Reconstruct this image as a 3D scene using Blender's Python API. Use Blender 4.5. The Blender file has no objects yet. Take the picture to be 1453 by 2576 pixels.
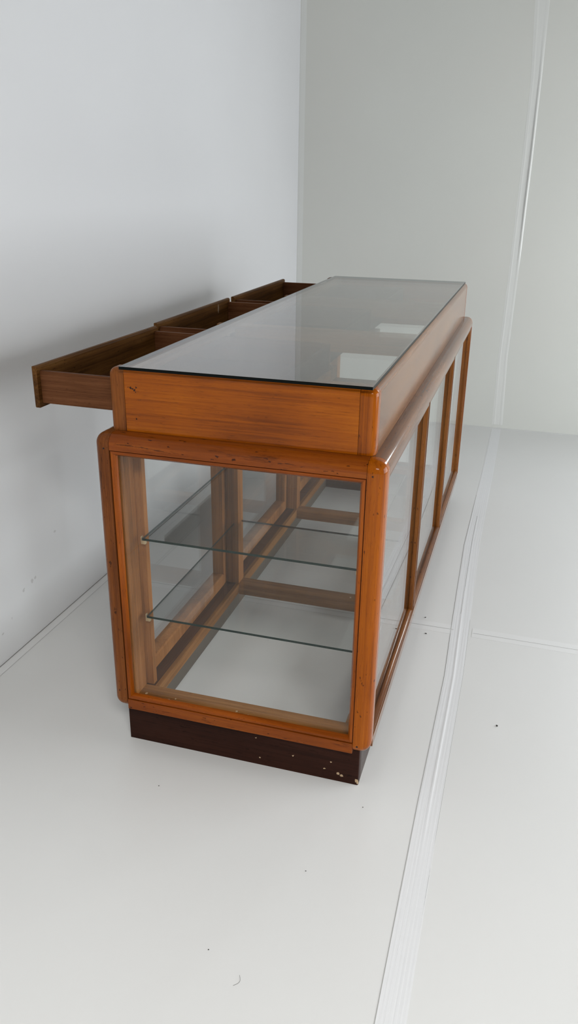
import bpy, bmesh, math, random
from mathutils import Vector, Matrix, noise
random.seed(7)
S = bpy.context.scene
COL = S.collection

# ------------------------------------------------------------------ camera
cam_data = bpy.data.cameras.new('camera')
cam_data.sensor_fit = 'VERTICAL'
cam_data.sensor_height = 24.0
cam_data.lens = 2017.74 / 2576 * 24.0
cam_data.clip_start = 0.02
cam = bpy.data.objects.new('camera', cam_data)
COL.objects.link(cam)
cam.matrix_world = Matrix((
    (0.95764201, -0.12097684,  0.26131664, 0.847048),
    (0.28765827,  0.36026736, -0.88738951, -1.417570),
    (0.01320972,  0.92497137,  0.37980715, 1.268582),
    (0, 0, 0, 1)))
S.camera = cam
S.view_settings.view_transform = 'Standard'
S.view_settings.look = 'None'
S.view_settings.gamma = 1
S.view_settings.use_curve_mapping = False
S.view_settings.exposure = -0.03

# ------------------------------------------------------------------ world and daylight
world = bpy.data.worlds.new('world'); S.world = world
world.use_nodes = True
world.node_tree.nodes['Background'].inputs[0].default_value = (0.80, 0.88, 1.0, 1)
world.node_tree.nodes['Background'].inputs[1].default_value = .5

# room extents (metres); the counter's near left corner is the origin
WX0, WX1, WY0, WY1, CZ = -0.465, 3.0, -4.6, 3.12, 3.0
WIN1 = (-0.2, 2.5, 0.25, 1.70)      # opening in the right wall: y0, y1, z0, z1
WIN2 = (1.62, 1.88, 1.12, 1.75)       # opening in the back wall: x0, x1, z0, z1
BAFFLE = 0.55                          # depth of the unseen shaft added round the skylight to cut its low rays
SKY = (0.9, 2.9, -3.7, -2.4)         # skylight in the ceiling behind the camera: x0, x1, y0, y1

def window_light(name, loc, rot, sx, sy, power, color=(1, 1, 1)):
    d = bpy.data.lights.new(name, 'AREA'); d.shape = 'RECTANGLE'
    d.size, d.size_y, d.energy, d.color = sx, sy, power, color
    o = bpy.data.objects.new(name, d); COL.objects.link(o)
    o.location, o.rotation_euler = loc, rot
    return o
H = math.pi / 2
window_light('daylight_right', (WX1 + 0.10, (WIN1[0] + WIN1[1]) / 2, (WIN1[2] + WIN1[3]) / 2), (0, H, 0), WIN1[3] - WIN1[2], WIN1[1] - WIN1[0], 84, (0.95, 0.98, 1.0))
window_light('daylight_back', ((WIN2[0] + WIN2[1]) / 2, WY1 + 0.10, (WIN2[2] + WIN2[3]) / 2), (-H, 0, 0), WIN2[1] - WIN2[0], WIN2[3] - WIN2[2], 10, (0.92, 0.97, 1.0))

window_light('daylight_above', ((SKY[0] + SKY[1]) / 2, (SKY[2] + SKY[3]) / 2, CZ + BAFFLE), (0, 0, 0), SKY[1] - SKY[0], SKY[3] - SKY[2], 262, (1.0, 0.985, 0.95))

# ------------------------------------------------------------------ helpers
def link(o, parent=None):
    COL.objects.link(o)
    if parent: o.parent = parent
    return o

def props(o, label=None, cat=None, group=None, kind=None):
    if label: o['label'] = label
    if cat: o['category'] = cat
    if group: o['group'] = group
    if kind: o['kind'] = kind
    return o

def finish(name, bm, mats, parent=None, smooth=True, wn=True):
    me = bpy.data.meshes.new(name)
    bm.normal_update(); bm.to_mesh(me); bm.free()
    for m in (mats if isinstance(mats, (list, tuple)) else [mats]): me.materials.append(m)
    if smooth:
        for p in me.polygons: p.use_smooth = True
        me.set_sharp_from_angle(angle=math.radians(40))
    o = bpy.data.objects.new(name, me)
    link(o, parent)
    if smooth and wn:
        w = o.modifiers.new('wn', 'WEIGHTED_NORMAL'); w.keep_sharp = True
    return o

AX = {'x': 0, 'y': 1, 'z': 2}
def rbox(bm, x0, x1, y0, y1, z0, z1, rounds=(), r=0.024, seg=8, small=0.0010):
    """a bar: 'rounds' names the edges to round over ('-y+z' is the near upper edge), the rest get a tiny arris"""
    t = bmesh.new()
    bmesh.ops.create_cube(t, size=1)
    for v in t.verts:
        v.co = Vector((x0 + (v.co.x + .5) * (x1 - x0), y0 + (v.co.y + .5) * (y1 - y0), z0 + (v.co.z + .5) * (z1 - z0)))
    lo, hi = (x0, y0, z0), (x1, y1, z1)
    def flags(e):
        f = set()
        for a, i in AX.items():
            c = (e.verts[0].co[i], e.verts[1].co[i])
            if abs(c[0] - c[1]) < 1e-9:
                f.add(('-' if abs(c[0] - lo[i]) < 1e-6 else '+') + a)
        return f
    want = [set((s[i:i + 2]) for i in range(0, len(s), 2)) for s in rounds]
    big = [e for e in t.edges if any(w <= flags(e) for w in want)]
    if big:
        bmesh.ops.bevel(t, geom=big, offset=r, segments=seg, profile=0.5, affect='EDGES', clamp_overlap=True)
    if small:
        sh = [e for e in t.edges if len(e.link_faces) == 2 and e.calc_face_angle(0) > 1.0 and e.calc_length() > small * 4]
        if sh: bmesh.ops.bevel(t, geom=sh, offset=small, segments=2, profile=0.5, affect='EDGES', clamp_overlap=True)
    me = bpy.data.meshes.new('tmp'); t.to_mesh(me); t.free()
    bm.from_mesh(me); bpy.data.meshes.remove(me)

def bar(name, mat, parent, *b, **k):
    bm = bmesh.new(); rbox(bm, *b, **k)
    return finish(name, bm, mat, parent)

def bars(name, mat, parent, boxes, **k):
    bm = bmesh.new()
    for b in boxes: rbox(bm, *b, **k)
    return finish(name, bm, mat, parent)

# ------------------------------------------------------------------ materials
def newmat(name):
    m = bpy.data.materials.new(name); m.use_nodes = True
    nt = m.node_tree
    for n in list(nt.nodes): nt.nodes.remove(n)
    out = nt.nodes.new('ShaderNodeOutputMaterial')
    return m, nt, out

def N(nt, typ, **kw):
    n = nt.nodes.new(typ)
    for k, v in kw.items():
        if k in n.inputs: n.inputs[k].default_value = v
        else: setattr(n, k, v)
    return n

def math_node(nt, op, a, b=None):
    n = nt.nodes.new('ShaderNodeMath'); n.operation = op
    for i, v in enumerate((a, b)):
        if v is None: continue
        if isinstance(v, (int, float)): n.inputs[i].default_value = v
        else: nt.links.new(v, n.inputs[i])
    return n.outputs[0]

def ramp(nt, fac, stops):
    n = nt.nodes.new('ShaderNodeValToRGB')
    while len(n.color_ramp.elements) < len(stops): n.color_ramp.elements.new(0.5)
    for e, (p, c) in zip(n.color_ramp.elements, stops):
        e.position = p
        e.color = (c, c, c, 1) if isinstance(c, (int, float)) else (*c, 1)
    nt.links.new(fac, n.inputs[0])
    return n.outputs[0]

def mix(nt, fac, a, b, mode='MIX'):
    n = nt.nodes.new('ShaderNodeMix'); n.data_type = 'RGBA'; n.blend_type = mode
    for i, v in ((0, fac), (6, a), (7, b)):
        if isinstance(v, (int, float)): n.inputs[i].default_value = v
        elif isinstance(v, tuple): n.inputs[i].default_value = (*v, 1)
        else: nt.links.new(v, n.inputs[i])
    return n.outputs[2]

def noise_tex(nt, vec, scale, detail=3.0, rough=0.55):
    n = nt.nodes.new('ShaderNodeTexNoise')
    n.inputs['Scale'].default_value = scale; n.inputs['Detail'].default_value = detail
    n.inputs['Roughness'].default_value = rough
    nt.links.new(vec, n.inputs['Vector'])
    return n.outputs['Fac']

def scaled(nt, vec, s, off=(0, 0, 0)):
    m = nt.nodes.new('ShaderNodeMapping')
    m.inputs['Scale'].default_value = s; m.inputs['Location'].default_value = off
    nt.links.new(vec, m.inputs['Vector'])
    return m.outputs[0]

def spots_mask(nt, vec, spots, wob=0.0025, wscale=260):
    """1 at each listed mark (position, radius), ragged edges"""
    nz = nt.nodes.new('ShaderNodeTexNoise'); nz.inputs['Scale'].default_value = wscale
    nt.links.new(vec, nz.inputs['Vector'])
    sub = nt.nodes.new('ShaderNodeVectorMath'); sub.operation = 'SUBTRACT'
    nt.links.new(nz.outputs['Color'], sub.inputs[0]); sub.inputs[1].default_value = (.5, .5, .5)
    mul = nt.nodes.new('ShaderNodeVectorMath'); mul.operation = 'SCALE'; mul.inputs['Scale'].default_value = wob * 2
    nt.links.new(sub.outputs[0], mul.inputs[0])
    add = nt.nodes.new('ShaderNodeVectorMath'); add.operation = 'ADD'
    nt.links.new(vec, add.inputs[0]); nt.links.new(mul.outputs[0], add.inputs[1])
    tot = None
    for pos, rad in spots:
        d = nt.nodes.new('ShaderNodeVectorMath'); d.operation = 'DISTANCE'
        nt.links.new(add.outputs[0], d.inputs[0]); d.inputs[1].default_value = pos
        v = math_node(nt, 'LESS_THAN', d.outputs['Value'], rad)
        tot = v if tot is None else math_node(nt, 'MAXIMUM', tot, v)
    return tot

def wood(name, axis, dark, mid, light, coat=1.0, coat_rough=0.11, rough=0.5, off=0.0, wear=0.5, spots=None, pale=None, fig=1.0, streaks=None, ior=1.25):
    m, nt, out = newmat(name)
    tc = N(nt, 'ShaderNodeTexCoord'); v = tc.outputs['Object']
    def st(a, l):   # across, along
        s = [a, a, a]; s[axis] = l; return tuple(s)
    o3 = (off, off * 1.7, off * 0.6)
    big = noise_tex(nt, scaled(nt, v, st(16, 1.6), o3), 1.0, 3, .6)
    grain = noise_tex(nt, scaled(nt, v, st(210, 3.2), o3), 1.0, 4, .65)
    pore = noise_tex(nt, scaled(nt, v, st(780, 40), o3), 1.0, 2, .6)
    blot = noise_tex(nt, scaled(nt, v, (5, 5, 5), o3), 1.0, 2, .5)
    f = math_node(nt, 'ADD', math_node(nt, 'MULTIPLY', big, .45 * fig), math_node(nt, 'MULTIPLY', grain, .35))
    f = math_node(nt, 'ADD', f, math_node(nt, 'MULTIPLY', blot, .2 + .45 * (1 - fig)))
    c = ramp(nt, f, [(0.37, dark), (0.50, mid), (0.63, light)])
    pm = ramp(nt, pore, [(0.56, 0.0), (0.72, 0.42)])
    c = mix(nt, pm, c, tuple(x * .45 for x in dark))
    # old dents and scuffs, stretched along the grain
    dn = noise_tex(nt, scaled(nt, v, st(150, 55), (off + 3, off, off)), 1.0, 2, .5)
    dm = ramp(nt, dn, [(0.68, 0.0), (0.72, wear)])
    c = mix(nt, dm, c, tuple(x * .14 for x in mid))
    dn2 = noise_tex(nt, scaled(nt, v, st(60, 9), (off, off + 5, off)), 1.0, 5, .7)
    c = mix(nt, ramp(nt, dn2, [(0.60, 0.0), (0.72, wear * .8)]), c, tuple(x * .3 for x in dark))
    if spots:
        c = mix(nt, math_node(nt, 'MULTIPLY', spots_mask(nt, v, spots), .93), c, (0.012, 0.006, 0.004))
    if streaks:
        k = spots_mask(nt, scaled(nt, v, (.10, 1, 1)), streaks, .0036, 520)
        c = mix(nt, math_node(nt, 'MULTIPLY', k, .62), c, (0.018, 0.007, 0.003))
    if pale:
        c = mix(nt, math_node(nt, 'MULTIPLY', spots_mask(nt, v, pale, .003, 330), .85), c, (0.52, 0.38, 0.24))
    b = N(nt, 'ShaderNodeBsdfPrincipled')
    nt.links.new(c, b.inputs['Base Color'])
    b.inputs['Roughness'].default_value = rough
    b.inputs['Specular IOR Level'].default_value = .04
    b.inputs['Coat Weight'].default_value = coat
    b.inputs['Coat IOR'].default_value = ior
    b.inputs['Coat Roughness'].default_value = coat_rough
    bp = N(nt, 'ShaderNodeBump'); bp.inputs['Strength'].default_value = .25; bp.inputs['Distance'].default_value = .0006
    hsum = math_node(nt, 'SUBTRACT', math_node(nt, 'MULTIPLY', grain, .8), math_node(nt, 'ADD', pm, dm))
    nt.links.new(hsum, bp.inputs['Height']); nt.links.new(bp.outputs[0], b.inputs['Normal'])
    bp2 = N(nt, 'ShaderNodeBump'); bp2.inputs['Strength'].default_value = .18; bp2.inputs['Distance'].default_value = .0008
    nt.links.new(noise_tex(nt, scaled(nt, v, st(45, 14), o3), 1.0, 2, .5), bp2.inputs['Height'])
    nt.links.new(bp2.outputs[0], b.inputs['Coat Normal'])
    nt.links.new(b.outputs[0], out.inputs[0])
    return m

FD, FM, FL = (0.155, 0.033, 0.0010), (0.31, 0.072, 0.001), (0.42, 0.112, 0.002)      # varnished honey brown
RD, RM, RL = (0.075, 0.022, 0.006), (0.17, 0.055, 0.014), (0.24, 0.085, 0.025)      # redder, duller
ID, IM, IL = (0.11, 0.045, 0.012), (0.23, 0.100, 0.028), (0.33, 0.155, 0.050)      # unvarnished inside timber
W_PANEL = wood('varnished_panel', 0, FD, FM, FL, off=1.3, wear=.25, fig=.75,
    spots=[((0.078, .036, .876), .0025), ((0.082, .036, .8745), .0018), ((0.0855, .036, .872), .0022), ((0.088, .036, .868), .0014), ((0.0895, .036, .8775), .0018), ((0.072, .036, .877), .0010), ((0.086, .036, .811), .0019)])
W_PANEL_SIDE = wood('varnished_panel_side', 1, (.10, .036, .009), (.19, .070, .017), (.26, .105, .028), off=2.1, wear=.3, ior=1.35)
W_POST = wood('varnished_post', 2, FD, FM, FL, off=.4, wear=.75)
W_POST_DULL = wood('worn_post', 2, RD, (0.17, .050, .010), (0.25, .080, .016), off=3.4, wear=.8, coat=.6)
W_RAIL_X = wood('varnished_rail_across', 0, FD, (0.22, .049, .004), (0.31, .080, .006), off=5.2, wear=.9,
    streaks=[((x * .1, 0, z), r * .62) for x, z, r in ((.075, .764, .0024), (.10, .763, .0026), (.125, .762, .0026), (.15, .760, .0022), (.18, .758, .0015), (.42, .7615, .0020), (.45, .760, .0016), (.27, .7555, .0010), (.12, .112, .0012), (.30, .1115, .0014), (.42, .110, .0012))])
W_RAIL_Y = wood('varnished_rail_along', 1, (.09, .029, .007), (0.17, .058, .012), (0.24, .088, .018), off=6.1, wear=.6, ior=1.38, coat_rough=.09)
W_MULLION = wood('varnished_mullion', 2, (.07, .022, .004), (0.15, .048, .007), (0.22, .078, .012), off=14.4, wear=.6)
W_BEAD_X = wood('bead_across', 0, FD, (0.24, .052, .003), (0.34, .08, .004), off=7.7, wear=.35)
W_BEAD_Z = wood('bead_upright', 2, FD, (0.29, .066, .003), (0.40, .10, .005), off=8.2, wear=.35)
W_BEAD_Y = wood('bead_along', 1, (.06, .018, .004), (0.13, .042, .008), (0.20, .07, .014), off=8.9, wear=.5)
W_IN_X = wood('inner_timber_across', 0, ID, IM, IL, coat=.15, coat_rough=.4, off=1.9, wear=.3, rough=.6,
    pale=[((.13, .028, .131), .0030), ((.145, .036, .131), .0022), ((.30, .034, .131), .0028), ((.33, .028, .131), .0020), ((.07, .035, .131), .0035), ((.43, .658, .131), .0026), ((.47, .661, .131), .0022)])
W_IN_Y = wood('inner_timber_along', 1, ID, IM, IL, coat=.1, coat_rough=.4, off=2.9, wear=.3, rough=.6)
W_IN_DARK = wood('shaded_ledge_timber', 1, (0.035, .014, .006), (0.085, .034, .014), (0.14, .058, .025), coat=.3, coat_rough=.3, off=2.2, wear=.4, rough=.6)  # ledge toned darker than the rail's side-lit face; that light is in the colour
W_IN_Z = wood('inner_timber_upright', 2, ID, (0.26, .105, .030), (0.36, .160, .055), coat=.15, coat_rough=.4, off=4.2, wear=.25, rough=.6)
W_DRAWER = wood('drawer_side_timber', 0, (0.060, .022, .008), (0.135, .052, .021), (0.20, .085, .038), coat=.15, coat_rough=.35, off=9.3, wear=.35, rough=.55)
W_DRAWER_Y = wood('drawer_back_timber', 1, (0.035, .012, .005), (0.075, .028, .011), (0.12, .048, .02), coat=.1, off=9.9, wear=.35, rough=.6)
W_FRONT = wood('drawer_front_timber', 1, (0.055, .022, .006), (0.135, .058, .015), (0.24, .115, .033), coat=.25, coat_rough=.3, off=10.4, wear=.6, rough=.55)
W_PLINTH = wood('dark_plinth_paint', 0, (0.016, .0055, .0035), (0.026, .0085, .005), (0.036, .012, .007), coat=.35, coat_rough=.3, off=11, wear=.5,
    pale=[((0.548, .025, .022), .0035), ((0.556, .025, .018), .0035), ((0.53, .025, .05), .002), ((0.44, .025, .045), .0018), ((0.36, .025, .02), .002), ((0.35, .025, .075), .0015), ((0.591, .025, .012), .004), ((0.595, .025, .006), .004), ((0.515, .025, .028), .002)])
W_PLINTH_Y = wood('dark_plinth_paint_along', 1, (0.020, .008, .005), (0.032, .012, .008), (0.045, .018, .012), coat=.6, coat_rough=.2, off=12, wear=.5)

def plain(name, col, rough=.5, metal=0.0, coat=0.0):
    m, nt, out = newmat(name)
    b = N(nt, 'ShaderNodeBsdfPrincipled')
    tc = N(nt, 'ShaderNodeTexCoord')
    nz = noise_tex(nt, tc.outputs['Object'], 90, 3, .6)
    nt.links.new(mix(nt, nz, tuple(c * .82 for c in col), tuple(min(1, c * 1.15) for c in col)), b.inputs['Base Color'])
    b.inputs['Roughness'].default_value = rough; b.inputs['Metallic'].default_value = metal
    b.inputs['Coat Weight'].default_value = coat
    nt.links.new(b.outputs[0], out.inputs[0])
    return m

W_PLINTH_IN = plain('raw_plinth_inside', (0.115, .092, .068), .8)
M_DIRT = plain('groove_dirt', (0.018, .008, .005), .8)
M_CLIP = plain('brass_clip', (0.62, .50, .30), .35, .8)
M_CRUMB = plain('dark_crumb', (0.03, .028, .025), .7)
M_CHIP = plain('pale_chip', (0.36, .25, .17), .6)
M_EDGE = plain('glass_edge_green', (0.002, .014, .010), .3)
M_EDGE_BLACK = plain('glass_edge_black', (0.001, .003, .003), .3)
for _m in (M_EDGE, M_EDGE_BLACK): next(n for n in _m.node_tree.nodes if n.type == 'BSDF_PRINCIPLED').inputs['Specular IOR Level'].default_value = .08

def glass(name, tint=(1, 1, 1), f0=.024):
    """clear sheet glass: transparent with a Fresnel mirror on each face"""
    m, nt, out = newmat(name)
    geo = N(nt, 'ShaderNodeNewGeometry')
    d = nt.nodes.new('ShaderNodeVectorMath'); d.operation = 'DOT_PRODUCT'
    nt.links.new(geo.outputs['Normal'], d.inputs[0]); nt.links.new(geo.outputs['Incoming'], d.inputs[1])
    c = math_node(nt, 'ABSOLUTE', d.outputs['Value'])
    p = math_node(nt, 'POWER', math_node(nt, 'SUBTRACT', 1.0, c), 5.0)
    f = math_node(nt, 'ADD', math_node(nt, 'MULTIPLY', p, 1.0 - f0), f0)
    tr = N(nt, 'ShaderNodeBsdfTransparent'); tr.inputs[0].default_value = (*tint, 1)
    gl = N(nt, 'ShaderNodeBsdfGlossy'); gl.inputs['Roughness'].default_value = 0.0
    gl.inputs['Color'].default_value = (1, 1, 1, 1)
    mx = N(nt, 'ShaderNodeMixShader')
    nt.links.new(f, mx.inputs[0]); nt.links.new(tr.outputs[0], mx.inputs[1]); nt.links.new(gl.outputs[0], mx.inputs[2])
    nt.links.new(mx.outputs[0], out.inputs[0])
    return m
M_GLASS = glass('pane_glass', (0.994, .999, .997))
M_GLASS_SHELF = glass('shelf_glass', (0.985, .995, .99))
M_GLASS_TOP = glass('top_glass', (0.97, .98, .975), f0=.045)

def sheet(name, parent, b, mat, edge, thin):
    """a glass sheet; faces across the 'thin' axis are clear, the cut edges carry the edge colour"""
    bm = bmesh.new(); bmesh.ops.create_cube(bm, size=1)
    for v in bm.verts:
        v.co = Vector([b[2 * i] + (v.co[i] + .5) * (b[2 * i + 1] - b[2 * i]) for i in range(3)])
    bm.normal_update()
    for f in bm.faces: f.material_index = 0 if abs(f.normal[thin]) > .9 else 1
    return finish(name, bm, [mat, edge], parent, smooth=False)

def vinyl(name, base, rough=.38, spec=.4, speck=0.0, mottle=.04, marks=None, warm=None):
    m, nt, out = newmat(name)
    tc = N(nt, 'ShaderNodeTexCoord'); v = tc.outputs['Object']
    n1 = noise_tex(nt, v, 1.3, 3, .5)
    c = mix(nt, n1, tuple(x * (1 - mottle) for x in base), tuple(min(1, x * (1 + mottle)) for x in base))
    if warm:
        c = mix(nt, ramp(nt, noise_tex(nt, scaled(nt, v, (1, 1, 1), (4, 2, 9)), .9, 2, .5), [(.42, 0.0), (.62, .35)]), c, warm)
    if speck:
        vo = nt.nodes.new('ShaderNodeTexVoronoi'); vo.inputs['Scale'].default_value = 7.0
        nt.links.new(v, vo.inputs['Vector'])
        warp = noise_tex(nt, v, 300, 2, .6)
        dd = math_node(nt, 'ADD', vo.outputs['Distance'], math_node(nt, 'MULTIPLY', warp, .012))
        sep = nt.nodes.new('ShaderNodeSeparateColor'); nt.links.new(vo.outputs['Color'], sep.inputs[0])
        size = math_node(nt, 'MULTIPLY', math_node(nt, 'POWER', sep.outputs[0], 5.0), .014)
        k = math_node(nt, 'LESS_THAN', dd, math_node(nt, 'ADD', size, .006))
        c = mix(nt, math_node(nt, 'MULTIPLY', k, speck), c, (0.10, .09, .08))
    if marks:
        k = spots_mask(nt, v, marks, .012, 60)
        c = mix(nt, math_node(nt, 'MULTIPLY', k, .35), c, (0.30, .29, .27))
    b = N(nt, 'ShaderNodeBsdfPrincipled')
    nt.links.new(c, b.inputs['Base Color'])
    b.inputs['Roughness'].default_value = rough; b.inputs['Specular IOR Level'].default_value = spec
    bp = N(nt, 'ShaderNodeBump'); bp.inputs['Strength'].default_value = .25; bp.inputs['Distance'].default_value = .004
    nt.links.new(noise_tex(nt, v, 5.0, 3, .5), bp.inputs['Height'])
    nt.links.new(bp.outputs[0], b.inputs['Normal'])
    nt.links.new(b.outputs[0], out.inputs[0])
    return m

M_FLOOR = vinyl('floor_vinyl', (0.735, .74, .735), .34, .45, speck=.8)
M_LEFT = vinyl('left_wall_sheet', (0.74, .745, .76), .5, .3,
    marks=[((-.465, .38, .175), .008), ((-.465, .40, .18), .006), ((-.465, .34, .168), .005), ((-.465, .22, .09), .006), ((-.465, .52, .28), .006), ((-.465, .27, .11), .004)])
M_BACK = vinyl('back_wall_sheet', (0.70, .712, .675), .42, .4, warm=(0.70, .69, .65))
M_ROOM = vinyl('room_plaster', (0.16, .155, .145), .8, .2)

def tape_mat(name, col, rough, axis, freq, strength):
    m, nt, out = newmat(name)
    tc = N(nt, 'ShaderNodeTexCoord')
    b = N(nt, 'ShaderNodeBsdfPrincipled')
    w = nt.nodes.new('ShaderNodeTexNoise'); w.inputs['Scale'].default_value = 1; w.inputs['Detail'].default_value = 3
    s = [0.4, 0.4, 0.4]; s[axis] = freq
    nt.links.new(scaled(nt, tc.outputs['UV'], (freq, .8, 1)), w.inputs['Vector'])
    nt.links.new(mix(nt, w.outputs['Fac'], tuple(c * .97 for c in col), tuple(min(1, c * 1.03) for c in col)), b.inputs['Base Color'])
    b.inputs['Roughness'].default_value = rough
    b.inputs['Specular IOR Level'].default_value = .5
    bp = N(nt, 'ShaderNodeBump'); bp.inputs['Strength'].default_value = strength; bp.inputs['Distance'].default_value = .0006
    nt.links.new(w.outputs['Fac'], bp.inputs['Height']); nt.links.new(bp.outputs[0], b.inputs['Normal'])
    nt.links.new(b.outputs[0], out.inputs[0])
    return m
M_TAPE = tape_mat('clear_tape', (0.775, .785, .80), .30, 0, 38, .5)
M_TAPE_WALL = tape_mat('clear_tape_on_wall', (0.76, .77, .745), .28, 0, 14, .4)
M_TAPE_SOFT = tape_mat('clear_tape_soft', (0.765, .77, .77), .34, 0, 16, .25)

# ------------------------------------------------------------------ room
def slab_with_hole(name, mat, axis, pos, thick, a0, a1, b0, b1, hole=None):
    """wall slab; axis is the thin axis, (a) the horizontal run, z the height, hole = (a0, a1, z0, z1)"""
    bm = bmesh.new()
    if hole:
        h = hole
        cells = [(a0, h[0], b0, b1), (h[1], a1, b0, b1), (h[0], h[1], b0, h[2]), (h[0], h[1], h[3], b1)]
    else: cells = [(a0, a1, b0, b1)]
    for (p0, p1, q0, q1) in cells:
        t = (min(pos, pos + thick), max(pos, pos + thick))
        bb = (*t, p0, p1, q0, q1) if axis == 0 else (p0, p1, *t, q0, q1)
        rbox(bm, *bb, small=0)
    o = finish(name, bm, mat, None, smooth=False)
    return props(o, kind='structure')

bm = bmesh.new(); rbox(bm, WX0 - .2, WX1 + .2, WY0 - .2, WY1 + .2, -.12, 0, small=0)
props(finish('floor', bm, M_FLOOR, smooth=False), kind='structure')
bm = bmesh.new()
for b in ((WX0 - .2, WX1 + .2, WY0 - .2, SKY[2]), (WX0 - .2, WX1 + .2, SKY[3], WY1 + .2), (WX0 - .2, SKY[0], SKY[2], SKY[3]), (SKY[1], WX1 + .2, SKY[2], SKY[3])):
    rbox(bm, *b, CZ, CZ + .06, small=0)
for b in ((SKY[0] - .05, SKY[0], SKY[2] - .05, SKY[3] + .05), (SKY[1], SKY[1] + .05, SKY[2] - .05, SKY[3] + .05), (SKY[0], SKY[1], SKY[2] - .05, SKY[2]), (SKY[0], SKY[1], SKY[3], SKY[3] + .05)):  # shaft walls added to keep the skylight off the upper left wall
    rbox(bm, *b, CZ + .06, CZ + BAFFLE + .03, small=0)
props(finish('ceiling', bm, M_ROOM, smooth=False), kind='structure')
slab_with_hole('wall_left', M_LEFT, 0, WX0, -.2, WY0 - .2, WY1 + .2, 0, CZ)
slab_with_hole('wall_right', M_ROOM, 0, WX1, .2, WY0 - .2, WY1 + .2, 0, CZ, WIN1)
slab_with_hole('wall_back', M_BACK, 1, WY1, .2, WX0, WX1, 0, CZ, WIN2)
slab_with_hole('wall_front', M_ROOM, 1, WY0, -.2, WX0, WX1, 0, CZ)
M_FRAME = plain('window_frame_paint', (0.6, .6, .58), .5)
def window_frame(name, axis, pos, w, n):
    bm = bmesh.new(); t = .03
    def add(a0, a1, z0, z1):
        if axis == 0: rbox(bm, pos, pos + .05, a0, a1, z0, z1)
        else: rbox(bm, a0, a1, pos, pos + .05, z0, z1)
    add(w[0], w[0] + t, w[2], w[3]); add(w[1] - t, w[1], w[2], w[3])
    add(w[0] + t, w[1] - t, w[2], w[2] + t); add(w[0] + t, w[1] - t, w[3] - t, w[3])
    for i in range(1, n):
        a = w[0] + (w[1] - w[0]) * i / n
        add(a - .02, a + .02, w[2] + t, w[3] - t)
    return props(finish(name, bm, M_FRAME), kind='structure')
window_frame('window_1', 0, WX1 + .02, WIN1, 3)
window_frame('window_2', 1, WY1 + .02, WIN2, 1)

# ------------------------------------------------------------------ tapes
def tape(name, mat, pts_l, pts_r, up, prof, label, cat='tape', n=60, group=None, thick=.0004):
    """ribbon between two 3D polylines; 'prof(u, t)' gives the lift off the surface across (u) and along (t)"""
    def along(pts, t):
        d = [0]
        for a, b in zip(pts, pts[1:]): d.append(d[-1] + (Vector(b) - Vector(a)).length)
        s = t * d[-1]
        for i in range(len(pts) - 1):
            if s <= d[i + 1] + 1e-9:
                k = (s - d[i]) / (d[i + 1] - d[i]); return Vector(pts[i]).lerp(Vector(pts[i + 1]), k)
        return Vector(pts[-1])
    bm = bmesh.new(); uv = bm.loops.layers.uv.new('UVMap'); m = 20
    grid = []
    for i in range(n + 1):
        t = i / n; L, R = along(pts_l, t), along(pts_r, t); row = []
        for j in range(m + 1):
            u = j / m
            row.append((bm.verts.new(L.lerp(R, u) + Vector(up) * (thick + prof(u, t))), u, t))
        grid.append(row)
    for i in range(n):
        for j in range(m):
            q = [grid[i][j], grid[i][j + 1], grid[i + 1][j + 1], grid[i + 1][j]]
            f = bm.faces.new([a[0] for a in q])
            for lp, a in zip(f.loops, q): lp[uv].uv = (a[1], a[2] * 20)
    # skirt down to the surface so the strip has a real edge
    def skirt(idx):
        for i in range(n):
            a, b = grid[i][idx][0], grid[i + 1][idx][0]
            up_v = Vector(up)
            def base(v, t, u): return bm.verts.new(v.co - up_v * (thick * .9 + prof(u, t)))
            c, d = base(a, grid[i][idx][2], grid[i][idx][1]), base(b, grid[i + 1][idx][2], grid[i + 1][idx][1])
            bm.faces.new([a, b, d, c])
    skirt(0); skirt(m)
    bmesh.ops.recalc_face_normals(bm, faces=bm.faces)
    # make sure the ribbon faces outwards
    s = sum((f.normal.dot(Vector(up)) * f.calc_area() for f in bm.faces), 0)
    if s < 0: bmesh.ops.reverse_faces(bm, faces=bm.faces)
    o = finish(name, bm, mat, None, wn=False)
    return props(o, label, cat, group)

def bumpf(x, c, w): return math.exp(-((x - c) / w) ** 2)
def ridge(u, t):
    y = -1.9 + 5.0 * t
    a = max(0, min(1, (y + .15) / .25)) * max(0, min(1, (1.5 - y) / .8))
    return .0012 * a * bumpf(u, .50 - .02 * y, .04) + .00025 * (1 + math.sin(u * 40 + 3 * math.sin(t * 9))) * .5
zf = 0.0
tape('floor_tape', M_TAPE,
     [(.742, -1.9, zf), (.740, -.517, zf), (.734, .011, zf), (.733, .531, zf), (.721, .851, zf), (.703, 1.445, zf), (.706, 2.248, zf), (.703, 3.095, zf)],
     [(.794, -1.9, zf), (.789, -.501, zf), (.783, .026, zf), (.781, .547, zf), (.773, .871, zf), (.757, 1.465, zf), (.757, 2.25, zf), (.752, 3.095, zf)],
     (0, 0, 1), ridge, 'long ribbed clear tape strip on the floor to the right of the counter', n=240)
tape('floor_tape', M_TAPE_SOFT, [(WX0 + .03, .765, 0), (.73, .765, 0)], [(WX0 + .03, .82, 0), (.73, .82, 0)], (0, 0, 1),
     lambda u, t: .0004 * bumpf(u, .45, .05), 'faint clear tape strip crossing the floor beneath the glass counter')
tape('floor_tape', M_TAPE_SOFT, [(.786, .765, 0), (2.6, .74, 0)], [(.786, .82, 0), (2.6, .795, 0)], (0, 0, 1),
     lambda u, t: .0005 * bumpf(u, .45, .05), 'faint clear tape strip on open floor running right from the long ribbed tape')
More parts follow.
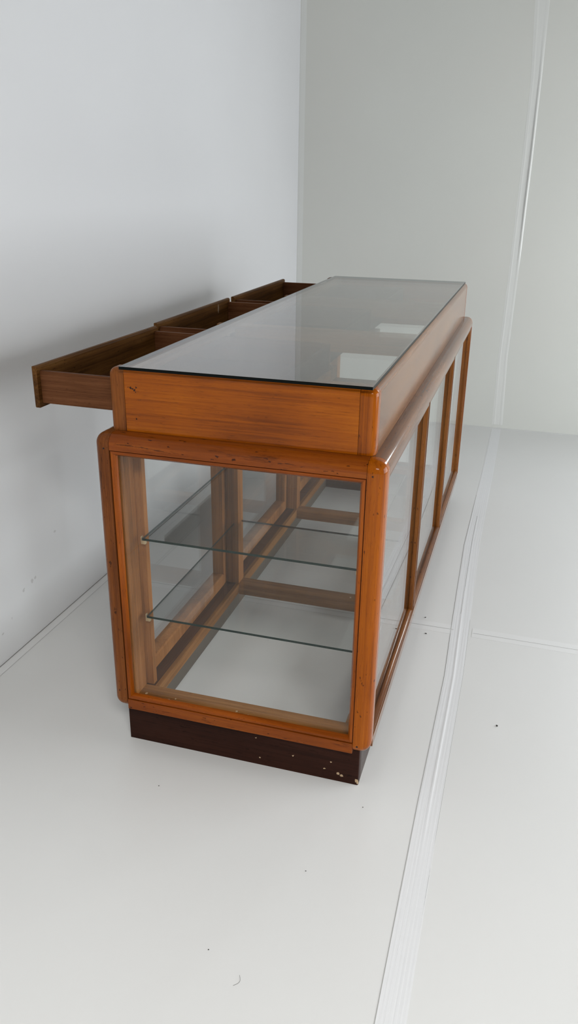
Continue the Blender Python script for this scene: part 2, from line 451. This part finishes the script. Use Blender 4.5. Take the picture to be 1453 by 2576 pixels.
tape('floor_tape', M_TAPE_SOFT, [(WX0 + .0005, -1.5, 0), (WX0 + .0005, 3.09, 0)], [(WX0 + .027, -1.5, 0), (WX0 + .027, 3.09, 0)], (0, 0, 1),
     lambda u, t: 0, 'narrow clear tape strip on the floor along the foot of the left wall')
tape('floor_tape', M_TAPE_SOFT, [(WX0 + .03, 3.099, 0), (2.9, 3.099, 0)], [(WX0 + .03, 3.119, 0), (2.9, 3.119, 0)], (0, 0, 1),
     lambda u, t: .001 * u, 'narrow clear tape strip on the floor along the foot of the back wall')
def fold(u, t):
    z = .02 + 2.9 * t
    a = max(0, min(1, (z - .85) / .3)) * max(0, min(1, (2.0 - z) / .6))
    return (.0062 * a + .0006) * max(0, math.sin(min(1, max(0, (1 - u) / .30)) * math.pi)) ** .8 + .0007 * bumpf(u, .2, .06)
tape('wall_tape', M_TAPE_WALL,
     [(.700, WY1, .02), (.692, WY1, .394), (.698, WY1, .82), (.702, WY1, 1.39), (.700, WY1, 1.75), (.678, WY1, 2.08), (.66, WY1, 2.92)],
     [(.757, WY1, .02), (.743, WY1, .4), (.748, WY1, .82), (.752, WY1, 1.39), (.750, WY1, 1.75), (.746, WY1, 2.08), (.73, WY1, 2.92)],
     (0, -1, 0), fold, 'upright clear tape strip on the back wall, lifting along its right edge', n=160)
tape('wall_tape', M_TAPE_WALL, [(WX0 + .002, WY1, .02), (WX0 + .002, WY1, 2.95)], [(WX0 + .032, WY1, .02), (WX0 + .032, WY1, 2.95)], (0, -1, 0),
     lambda u, t: 0, 'upright clear tape strip filling the corner between left and back walls')

M_CREASE = plain('dark_crease', (0.16, .16, .15), .8)
M_FAINT = plain('faint_dirt_line', (0.34, .34, .33), .8)
def strip_line(name, pts, w, parent=None, z=.0006, mat=None):
    bm = bmesh.new()
    vs = [(bm.verts.new((x - w / 2, y, z)), bm.verts.new((x + w / 2, y, z))) if abs(pts[-1][1] - pts[0][1]) > abs(pts[-1][0] - pts[0][0])
          else (bm.verts.new((x, y - w / 2, z)), bm.verts.new((x, y + w / 2, z))) for x, y in pts]
    for a, b in zip(vs, vs[1:]): bm.faces.new([a[0], a[1], b[1], b[0]])
    bm.normal_update()
    if sum(f.normal.z for f in bm.faces) < 0: bmesh.ops.reverse_faces(bm, faces=bm.faces)
    return finish(name, bm, mat or (M_FAINT if parent else M_CREASE), parent, smooth=False)
props(strip_line('gap_strip_1', [(WX0 + .0012, WY0), (WX0 + .0012, WY1)], .0018, z=.0012), kind='structure')  # dark strip drawn for the gap's darkness at the wall's foot
TAPES = [o for o in COL.objects if o.name.startswith('floor_tape')]
strip_line('dirty_edge', [(.7408, -1.9), (.7388, -.517), (.7328, .011), (.7318, .531), (.7198, .851), (.7018, 1.445), (.7048, 2.0)], .0009, TAPES[0])
strip_line('dirty_edge', [(.785, -.4), (.784, .026), (.782, .547), (.774, .871)], .0005, TAPES[0])
strip_line('seam', [(.742, .90), (.728, 1.5), (.727, 1.75)], .0010, TAPES[0], z=.0009)
strip_line('seam', [(WX0 + .03, .792), (.73, .792)], .0012, TAPES[1], z=.0010)
strip_line('seam', [(.79, .789), (1.3, .785)], .0010, TAPES[2], z=.0011)
strip_line('dirty_edge', [(WX0 + .0275, -1.5), (WX0 + .0275, 1.0)], .0009, TAPES[3])

# ------------------------------------------------------------------ the counter
W, L = .62, 1.93
ZP, ZG0, ZG1, ZC = .105, .131, .749, .783
YA, YB = .660, 1.293              # centres of the inner cross rails
MA, MB_ = .640, 1.268             # centres of the customer-side mullions
counter = bpy.data.objects.new('display_counter', None); link(counter)
counter.empty_display_size = .1
props(counter, 'long honey-brown wooden shop counter with glazed case, smoky glass top and open drawers', 'display counter')
P = counter

# plinth
bm = bmesh.new()
rbox(bm, .025, .595, .025, .045, 0, ZP, rounds=('+x-y',), r=.004, seg=3)
finish('plinth', bm, W_PLINTH, P)
bar('plinth', W_PLINTH_Y, P, .577, .595, .0455, L - .045, 0, ZP)
bars('plinth', W_PLINTH_IN, P, [(.025, .046, .0455, L - .045, 0, ZP)])
bar('plinth', W_PLINTH, P, .025, .595, L - .0445, L - .025, 0, ZP)

# corner posts: rounded outer arris, ball-shaped shoulder, eased foot
PW = .0375
def corner_post(x0, x1, y0, y1, sx, sy, mat, inner):
    bm = bmesh.new()
    rd = (sx + sy, sx + '+z', sy + '+z', sx + '-z', sy + '-z')
    rbox(bm, x0, x1, y0, y1, ZP, ZC, rounds=rd, r=.024, seg=10)
    for b in inner: rbox(bm, *b)
    return finish('corner_post', bm, mat, P)
corner_post(0, PW, 0, PW, '-x', '-y', W_POST_DULL, [])
corner_post(W - PW, W, 0, PW, '+x', '-y', W_POST, [])
corner_post(0, PW, L - PW, L, '-x', '+y', W_POST, [])
corner_post(W - PW, W, L - PW, L, '+x', '+y', W_POST, [])
bars('inner_post', W_IN_Z, P, [(.006, .053, .0385, .0735, ZG0, ZG1), (.0385, .053, .018, .038, ZG0, ZG1), (.046, .071, .0745, .092, ZG0, ZG1)])
bars('inner_post', W_IN_Z, P, [(.589, .606, .018, .037, ZG0, ZG1)])
bars('inner_post', W_IN_Z, P, [(.046, .085, L - .07, L - .018, ZG0, ZG1)])
bars('inner_post', W_IN_Z, P, [(.578, .606, L - .06, L - .018, ZG0, ZG1)])
for y in (YA, YB):
    bars('inner_post', W_IN_Z, P, [(.0465, .085, y - .021, y + .021, ZG0 + .0005, ZG1)])

# rails of the case
RT = .024
bar('top_rail', W_RAIL_X, P, PW + .0006, W - PW - .0006, 0, .045, ZG1, ZC, rounds=('-y+z',), r=RT, seg=10)
bar('top_rail', W_RAIL_X, P, PW + .0006, W - PW - .0006, L - .045, L, ZG1, ZC, rounds=('+y+z',), r=RT, seg=10)
bar('top_rail', W_RAIL_Y, P, W - .045, W, PW + .0006, L - PW - .0006, ZG1, ZC, rounds=('+x+z',), r=RT, seg=10)
bars('top_rail', W_RAIL_Y, P, [(0, .065, PW + .0006, L - PW - .0006, ZG1, ZC)], rounds=('-x+z',), r=RT, seg=10)
bars('bottom_rail', W_RAIL_X, P, [(PW + .0006, W - PW - .0006, 0, .020, ZP, ZG0)])
bars('bottom_rail', W_IN_X, P, [(PW + .01, W - PW - .01, .0205, .071, ZP + .001, ZG0)])
bars('bottom_rail', W_RAIL_X, P, [(PW + .0006, W - PW - .0006, L - .071, L, ZP, ZG0)])
bars('bottom_rail', W_RAIL_Y, P, [(W - .020, W, PW + .0006, L - PW - .0006, ZP, ZG0)])
bars('bottom_rail', W_IN_Y, P, [(W - .07, W - .0205, .0715, L - .0715, ZP + .001, ZG0)])
bars('bottom_rail', W_RAIL_Y, P, [(0, .022, PW + .0006, L - PW - .0006, ZP, ZG0)])
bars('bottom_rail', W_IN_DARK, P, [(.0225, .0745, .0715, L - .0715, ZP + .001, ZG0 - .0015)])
bars('rail_lit_face', W_IN_Y, P, [(.075, .086, .0715, L - .0715, ZP - .004, ZG0)])  # rail's side-lit inner face, set off by a lighter timber colour
for y in (YA, YB):
    bars('cross_rail', W_IN_X, P, [(.0855, W - .0705, y - .022, y + .022, .0955, ZG0)], rounds=('-y+z',), r=.006, seg=4)
    bars('cross_rail', W_IN_X, P, [(.0655, W - .0455, y - .022, y + .022, .742, ZC - .001)])

# mullions on the customer's side
for y in (MA, MB_):
    bars('mullion', W_MULLION, P, [(W - .045, W - .003, y - .0075, y + .0075, ZG0 + .0005, ZG1)], rounds=('+x-y', '+x+y'), r=.003, seg=4)

# glazing beads (a mitred moulding round each pane), and the dirt-filled joint beside them
def bead_frame(axis, pos, depth, a0, a1, z0, z1, w, mats, sgn):
    """axis 1: in an xz face at y=pos going inwards by depth*sgn; axis 0: in a yz face"""
    bm = bmesh.new()
    g = .0019
    def ring(ins, off): return [(a0 + ins, z0 + ins, off), (a1 - ins, z0 + ins, off), (a1 - ins, z1 - ins, off), (a0 + ins, z1 - ins, off)]
    prof = [(g, depth), (g, .0006), (g + .0008, 0), (w * .62, 0), (w * .66, .0006), (w, .0065), (w, depth)]
    def pt(t):
        a, z, o = t
        return Vector((a, pos + o * sgn, z)) if axis == 1 else Vector((pos + o * sgn, a, z))
    rings = [[bm.verts.new(pt(t)) for t in ring(i, o)] for i, o in prof]
    for r0, r1 in zip(rings, rings[1:]):
        for k in range(4):
            f = bm.faces.new([r0[k], r0[(k + 1) % 4], r1[(k + 1) % 4], r1[k]])
            f.material_index = k % 2        # 0: horizontal member, 1: upright member
    bmesh.ops.recalc_face_normals(bm, faces=bm.faces)
    for f in bm.faces:
        pass
    o = finish('glazing_bead', bm, mats, P)
    # joint dirt
    bm = bmesh.new()
    rg = [[bm.verts.new(pt(t)) for t in ring(i, .0045)] for i in (-.0002, g + .0004)]
    for k in range(4): bm.faces.new([rg[0][k], rg[0][(k + 1) % 4], rg[1][(k + 1) % 4], rg[1][k]])
    finish('joint', bm, M_DIRT, o, smooth=False)
    return o
bead_frame(1, .0015, .012, PW, W - PW, ZG0, ZG1, .0125, [W_BEAD_X, W_BEAD_Z], 1)
bead_frame(1, L - .0015, .012, PW, W - PW, ZG0, ZG1, .0125, [W_BEAD_X, W_BEAD_Z], -1)
bays_r = [(PW, MA - .0075), (MA + .0075, MB_ - .0075), (MB_ + .0075, L - PW)]
for a, b in bays_r:
    bead_frame(0, W - .0015, .012, a, b, ZG0, ZG1, .0125, [W_BEAD_Y, W_MULLION], -1)

# panes
sheet('glass_pane', P, (PW + .004, W - PW - .004, .0138, .0172, ZG0 + .003, ZG1 - .002), M_GLASS, M_EDGE, 1)
sheet('glass_pane', P, (PW + .004, W - PW - .004, L - .0172, L - .0138, ZG0 + .003, ZG1 - .002), M_GLASS, M_EDGE, 1)
for a, b in bays_r:
    sheet('glass_pane', P, (W - .0172, W - .0138, a + .003, b - .003, ZG0 + .003, ZG1 - .002), M_GLASS, M_EDGE, 0)

# clerk's side: one framed glazed door per bay
def door(y0, y1):
    z0, z1 = ZG0 + .001, ZG1 - .001
    bm = bmesh.new()
    rbox(bm, .010, .045, y0, y0 + .040, z0, z1, small=.0015)
    rbox(bm, .010, .045, y1 - .040, y1, z0, z1, small=.0015)
    rbox(bm, .010, .045, y0 + .0402, y1 - .0402, z0, z0 + .036, rounds=('+x+z',), r=.005, seg=4)
    rbox(bm, .010, .045, y0 + .0402, y1 - .0402, z1 - .022, z1, small=.0015)
    d = finish('door', bm, W_IN_Z, P)
    sheet('door_glass', d, (.020, .0235, y0 + .034, y1 - .034, z0 + .03, z1 - .016), M_GLASS, M_EDGE, 0)
    return d
door(.0742, YA - .0045)
door(YA + .0005, YB - .0045)
door(YB + .0005, L - .072)
for y in (YA, YB): bar('door_stop', W_IN_Z, P, .010, .045, y - .004, y, ZG0 + .0005, ZG1 - .0005, small=.0005)

# glass shelves in the first bay, on little clips
for z in (.529, .331):
    s = sheet('glass_shelf', P, (.0715, .565, .058, .672 if z > .4 else .668, z - .0055, z), M_GLASS_SHELF, M_EDGE, 2)
    for (x, y, sg) in ((.0735, .060, 1), (.5635, .060, -1)):
        bm = bmesh.new()
        rbox(bm, x - .0045, x + .0045, y - .0015, y + .0065, z - .0150, z - .006, small=.0008)
        rbox(bm, x - .0045 * sg - (.0015 if sg > 0 else 0), x - .0045 * sg + (0 if sg > 0 else .0015), y - .0015, y + .0065, z - .0150, z + .003, small=.0004)
        finish('shelf_clip', bm, M_CLIP, P)

# ---- drawer box above the case
BX0, BX1, BY0, BY1 = .026, .589, .036, 1.895
BZ0, BZ1 = ZC + .0004, .9148
bm = bmesh.new()
rbox(bm, BX0, .0625, BY0, BY0 + .034, BZ0, BZ1, rounds=('-x-y', '-x+z', '-y+z'), r=.016, seg=9)
finish('drawer_case_post', bm, W_POST_DULL, P)
bm = bmesh.new()
rbox(bm, .5555, BX1, BY0, BY0 + .034, BZ0, BZ1, rounds=('+x-y', '+x+z', '-y+z'), r=.016, seg=9)
finish('drawer_case_post', bm, W_POST, P)
bm = bmesh.new()
rbox(bm, .5555, BX1, BY1 - .034, BY1, BZ0, BZ1, rounds=('+x+y', '+x+z', '+y+z'), r=.016, seg=9)
finish('drawer_case_post', bm, W_POST, P)
bm = bmesh.new()
rbox(bm, BX0, .0625, BY1 - .034, BY1, BZ0, BZ1, rounds=('-x+y', '-x+z', '+y+z'), r=.016, seg=9)
finish('drawer_case_post', bm, W_POST_DULL, P)
bar('end_panel', W_PANEL, P, .0632, .5548, BY0 + .0004, BY0 + .018, BZ0, BZ1, rounds=('-y+z',), r=.010, seg=7)
bar('end_panel', W_PANEL, P, .0632, .5548, BY1 - .018, BY1 - .0004, BZ0, BZ1, rounds=('+y+z',), r=.010, seg=7)
bar('side_panel', W_PANEL_SIDE, P, .571, BX1 - .0003, BY0 + .0346, BY1 - .0346, BZ0, BZ1, rounds=('+x+z',), r=.016, seg=9)
bar('drawer_rail', W_IN_Y, P, .0635, .088, BY0 + .0195, BY1 - .0195, .897, BZ1)
for y in (.640, 1.262):
    bar('drawer_divider', W_IN_X, P, .0885, .5705, y - .020, y + .020, .862, BZ1 - .0002)
    bar('drawer_divider', W_IN_X, P, .034, .0630, y - .012, y + .012, BZ0, BZ1 - .0002)
for y in (.640, 1.262):
    bar('drawer_runner', W_IN_X, P, .065, .36, y - .032, y + .032, BZ0, .8172)
bar('drawer_runner', W_IN_X, P, .065, .36, BY0 + .0350, .082, BZ0, .8172)
bar('drawer_runner', W_IN_X, P, .065, .36, 1.858, BY1 - .0350, BZ0, .8172)

# ---- drawers, pulled out towards the left wall
def drawer(x, y0, y1, skew, chip=None):
    bm = bmesh.new()
    Y = y1 - y0; D = .51; zb, zt = .818, .889
    t = .010
    bm = bmesh.new()
    rbox(bm, .0145, D - .0105, .0101 + t, Y - .0101 - t, zb + .004, zb + .010, small=0)
    d = finish('drawer', bm, W_DRAWER_Y, P)
    d.location = (x, y0, 0); d.rotation_euler = (0, 0, skew)
    bm = bmesh.new(); rbox(bm, D - .010, D - .0002, .0205, Y - .0205, zb + .002, zt - .004); finish('drawer_back', bm, W_DRAWER_Y, d)
    bm = bmesh.new(); rbox(bm, .0145, D, .010, .010 + t, zb, zt, small=.0012); finish('drawer_side', bm, W_DRAWER, d)
    bm = bmesh.new(); rbox(bm, .0145, D, Y - .010 - t, Y - .010, zb, zt, small=.0012); finish('drawer_side', bm, W_DRAWER, d)
    bm = bmesh.new()
    rbox(bm, 0, .0140, 0, Y, .8095, .9000, rounds=('-x+z', '-x-z', '-x-y', '-x+y', '+x+z'), r=.0055, seg=5)
    finish('drawer_front', bm, W_FRONT, d)
    if chip:
        bm = bmesh.new()
        cs = [(.0, -.006), (.007, -.016), (.011, -.008), (.013, .004), (.008, .016), (.003, .010)]
        lo = [bm.verts.new((.0139, Y * chip[0] + a * .8, chip[1] + b)) for a, b in cs]
        hi = [bm.verts.new((.0147, Y * chip[0] + a * .8, chip[1] + b * .95)) for a, b in cs]
        bm.faces.new(hi); bm.faces.new(list(reversed(lo)))
        for k in range(6): bm.faces.new([lo[k], lo[(k + 1) % 6], hi[(k + 1) % 6], hi[k]])
        bmesh.ops.recalc_face_normals(bm, faces=bm.faces)
        finish('chipped_patch', bm, M_CHIP, d, smooth=False)
    return d
drawer(-.165, .053, .615, math.radians(-1.6))
drawer(-.170, .660, 1.232, 0, chip=(.80, .878))
drawer(-.166, 1.266, 1.866, 0)

# ---- the loose glass top
sheet('glass_top', P, (.0598, .5806, .0245, 1.868, .9152, .9213), M_GLASS_TOP, M_EDGE_BLACK, 2)

# small nail heads and plugs in the front frame
def stud(name, x, y, z, r, mat):
    bm = bmesh.new()
    bmesh.ops.create_cone(bm, cap_ends=True, segments=14, radius1=r, radius2=r * .8, depth=.0008, matrix=Matrix.Translation((x, y, z)) @ Matrix.Rotation(H, 4, 'X'))
    finish(name, bm, mat, P)
stud('nail_head', .0255, -.0002, .752, .0022, M_DIRT)
stud('nail_head', .5935, -.0002, .755, .0018, M_DIRT)
stud('nail_head', .592, -.0002, .126, .0024, M_DIRT)

# ------------------------------------------------------------------ crumbs and a hair on the floor
def crumb(x, y, r, label, group, seed):
    random.seed(seed)
    bm = bmesh.new(); bmesh.ops.create_icosphere(bm, subdivisions=1, radius=r)
    for v in bm.verts:
        v.co *= random.uniform(.65, 1.25); v.co.z *= .6; v.co.x *= 1.3
    mn = min(v.co.z for v in bm.verts)
    for v in bm.verts: v.co.z -= mn
    o = finish('crumb', bm, M_CRUMB, None)
    o.location = (x, y, 0.0001); o.rotation_euler[2] = random.uniform(0, 6)
    props(o, label, 'crumb', group)
crumb(.886, .344, .0030, 'black crumb on the open floor right of the long tape strip, the largest one', None, 3)
crumb(.637, .840, .0024, 'dark crumb on the floor just past the right edge of the crossing tape strip', None, 4)
crumb(.652, .742, .0024, 'dark crumb on the near side of the crossing tape, by the counter', None, 5)
for i, (x, y, lab) in enumerate([
        (.165, -.113, 'tiny dark crumb on the floor in front of the plinth, towards its left end'),
        (.430, -.470, 'tiny dark crumb in the foreground, left of the curled hair'),
        (.548, -.248, 'tiny dark crumb on the floor between the plinth and the curled hair'),
        (.620, -.040, 'tiny dark crumb on the floor just in front of the plinth\'s right corner')]):
    crumb(x, y, .0012, lab, None, 20 + i)
hc = bpy.data.curves.new('hair_strand', 'CURVE'); hc.dimensions = '3D'; hc.bevel_depth = .00022
sp = hc.splines.new('BEZIER'); sp.bezier_points.add(2)
for b, co in zip(sp.bezier_points, [(.500, -.500, .0004), (.504, -.512, .0006), (.496, -.522, .0004)]):
    b.co = co; b.handle_left_type = b.handle_right_type = 'AUTO'
tmp = bpy.data.objects.new('tmp_hair', hc); COL.objects.link(tmp)
bpy.context.view_layer.update()
hm = bpy.data.meshes.new_from_object(tmp); hm.name = 'hair_strand'
hm.materials.clear(); hm.materials.append(M_CRUMB)
bpy.data.objects.remove(tmp)
ho = bpy.data.objects.new('hair_strand', hm); link(ho)
props(ho, 'short curled dark hair on the bare floor in the foreground', 'hair')
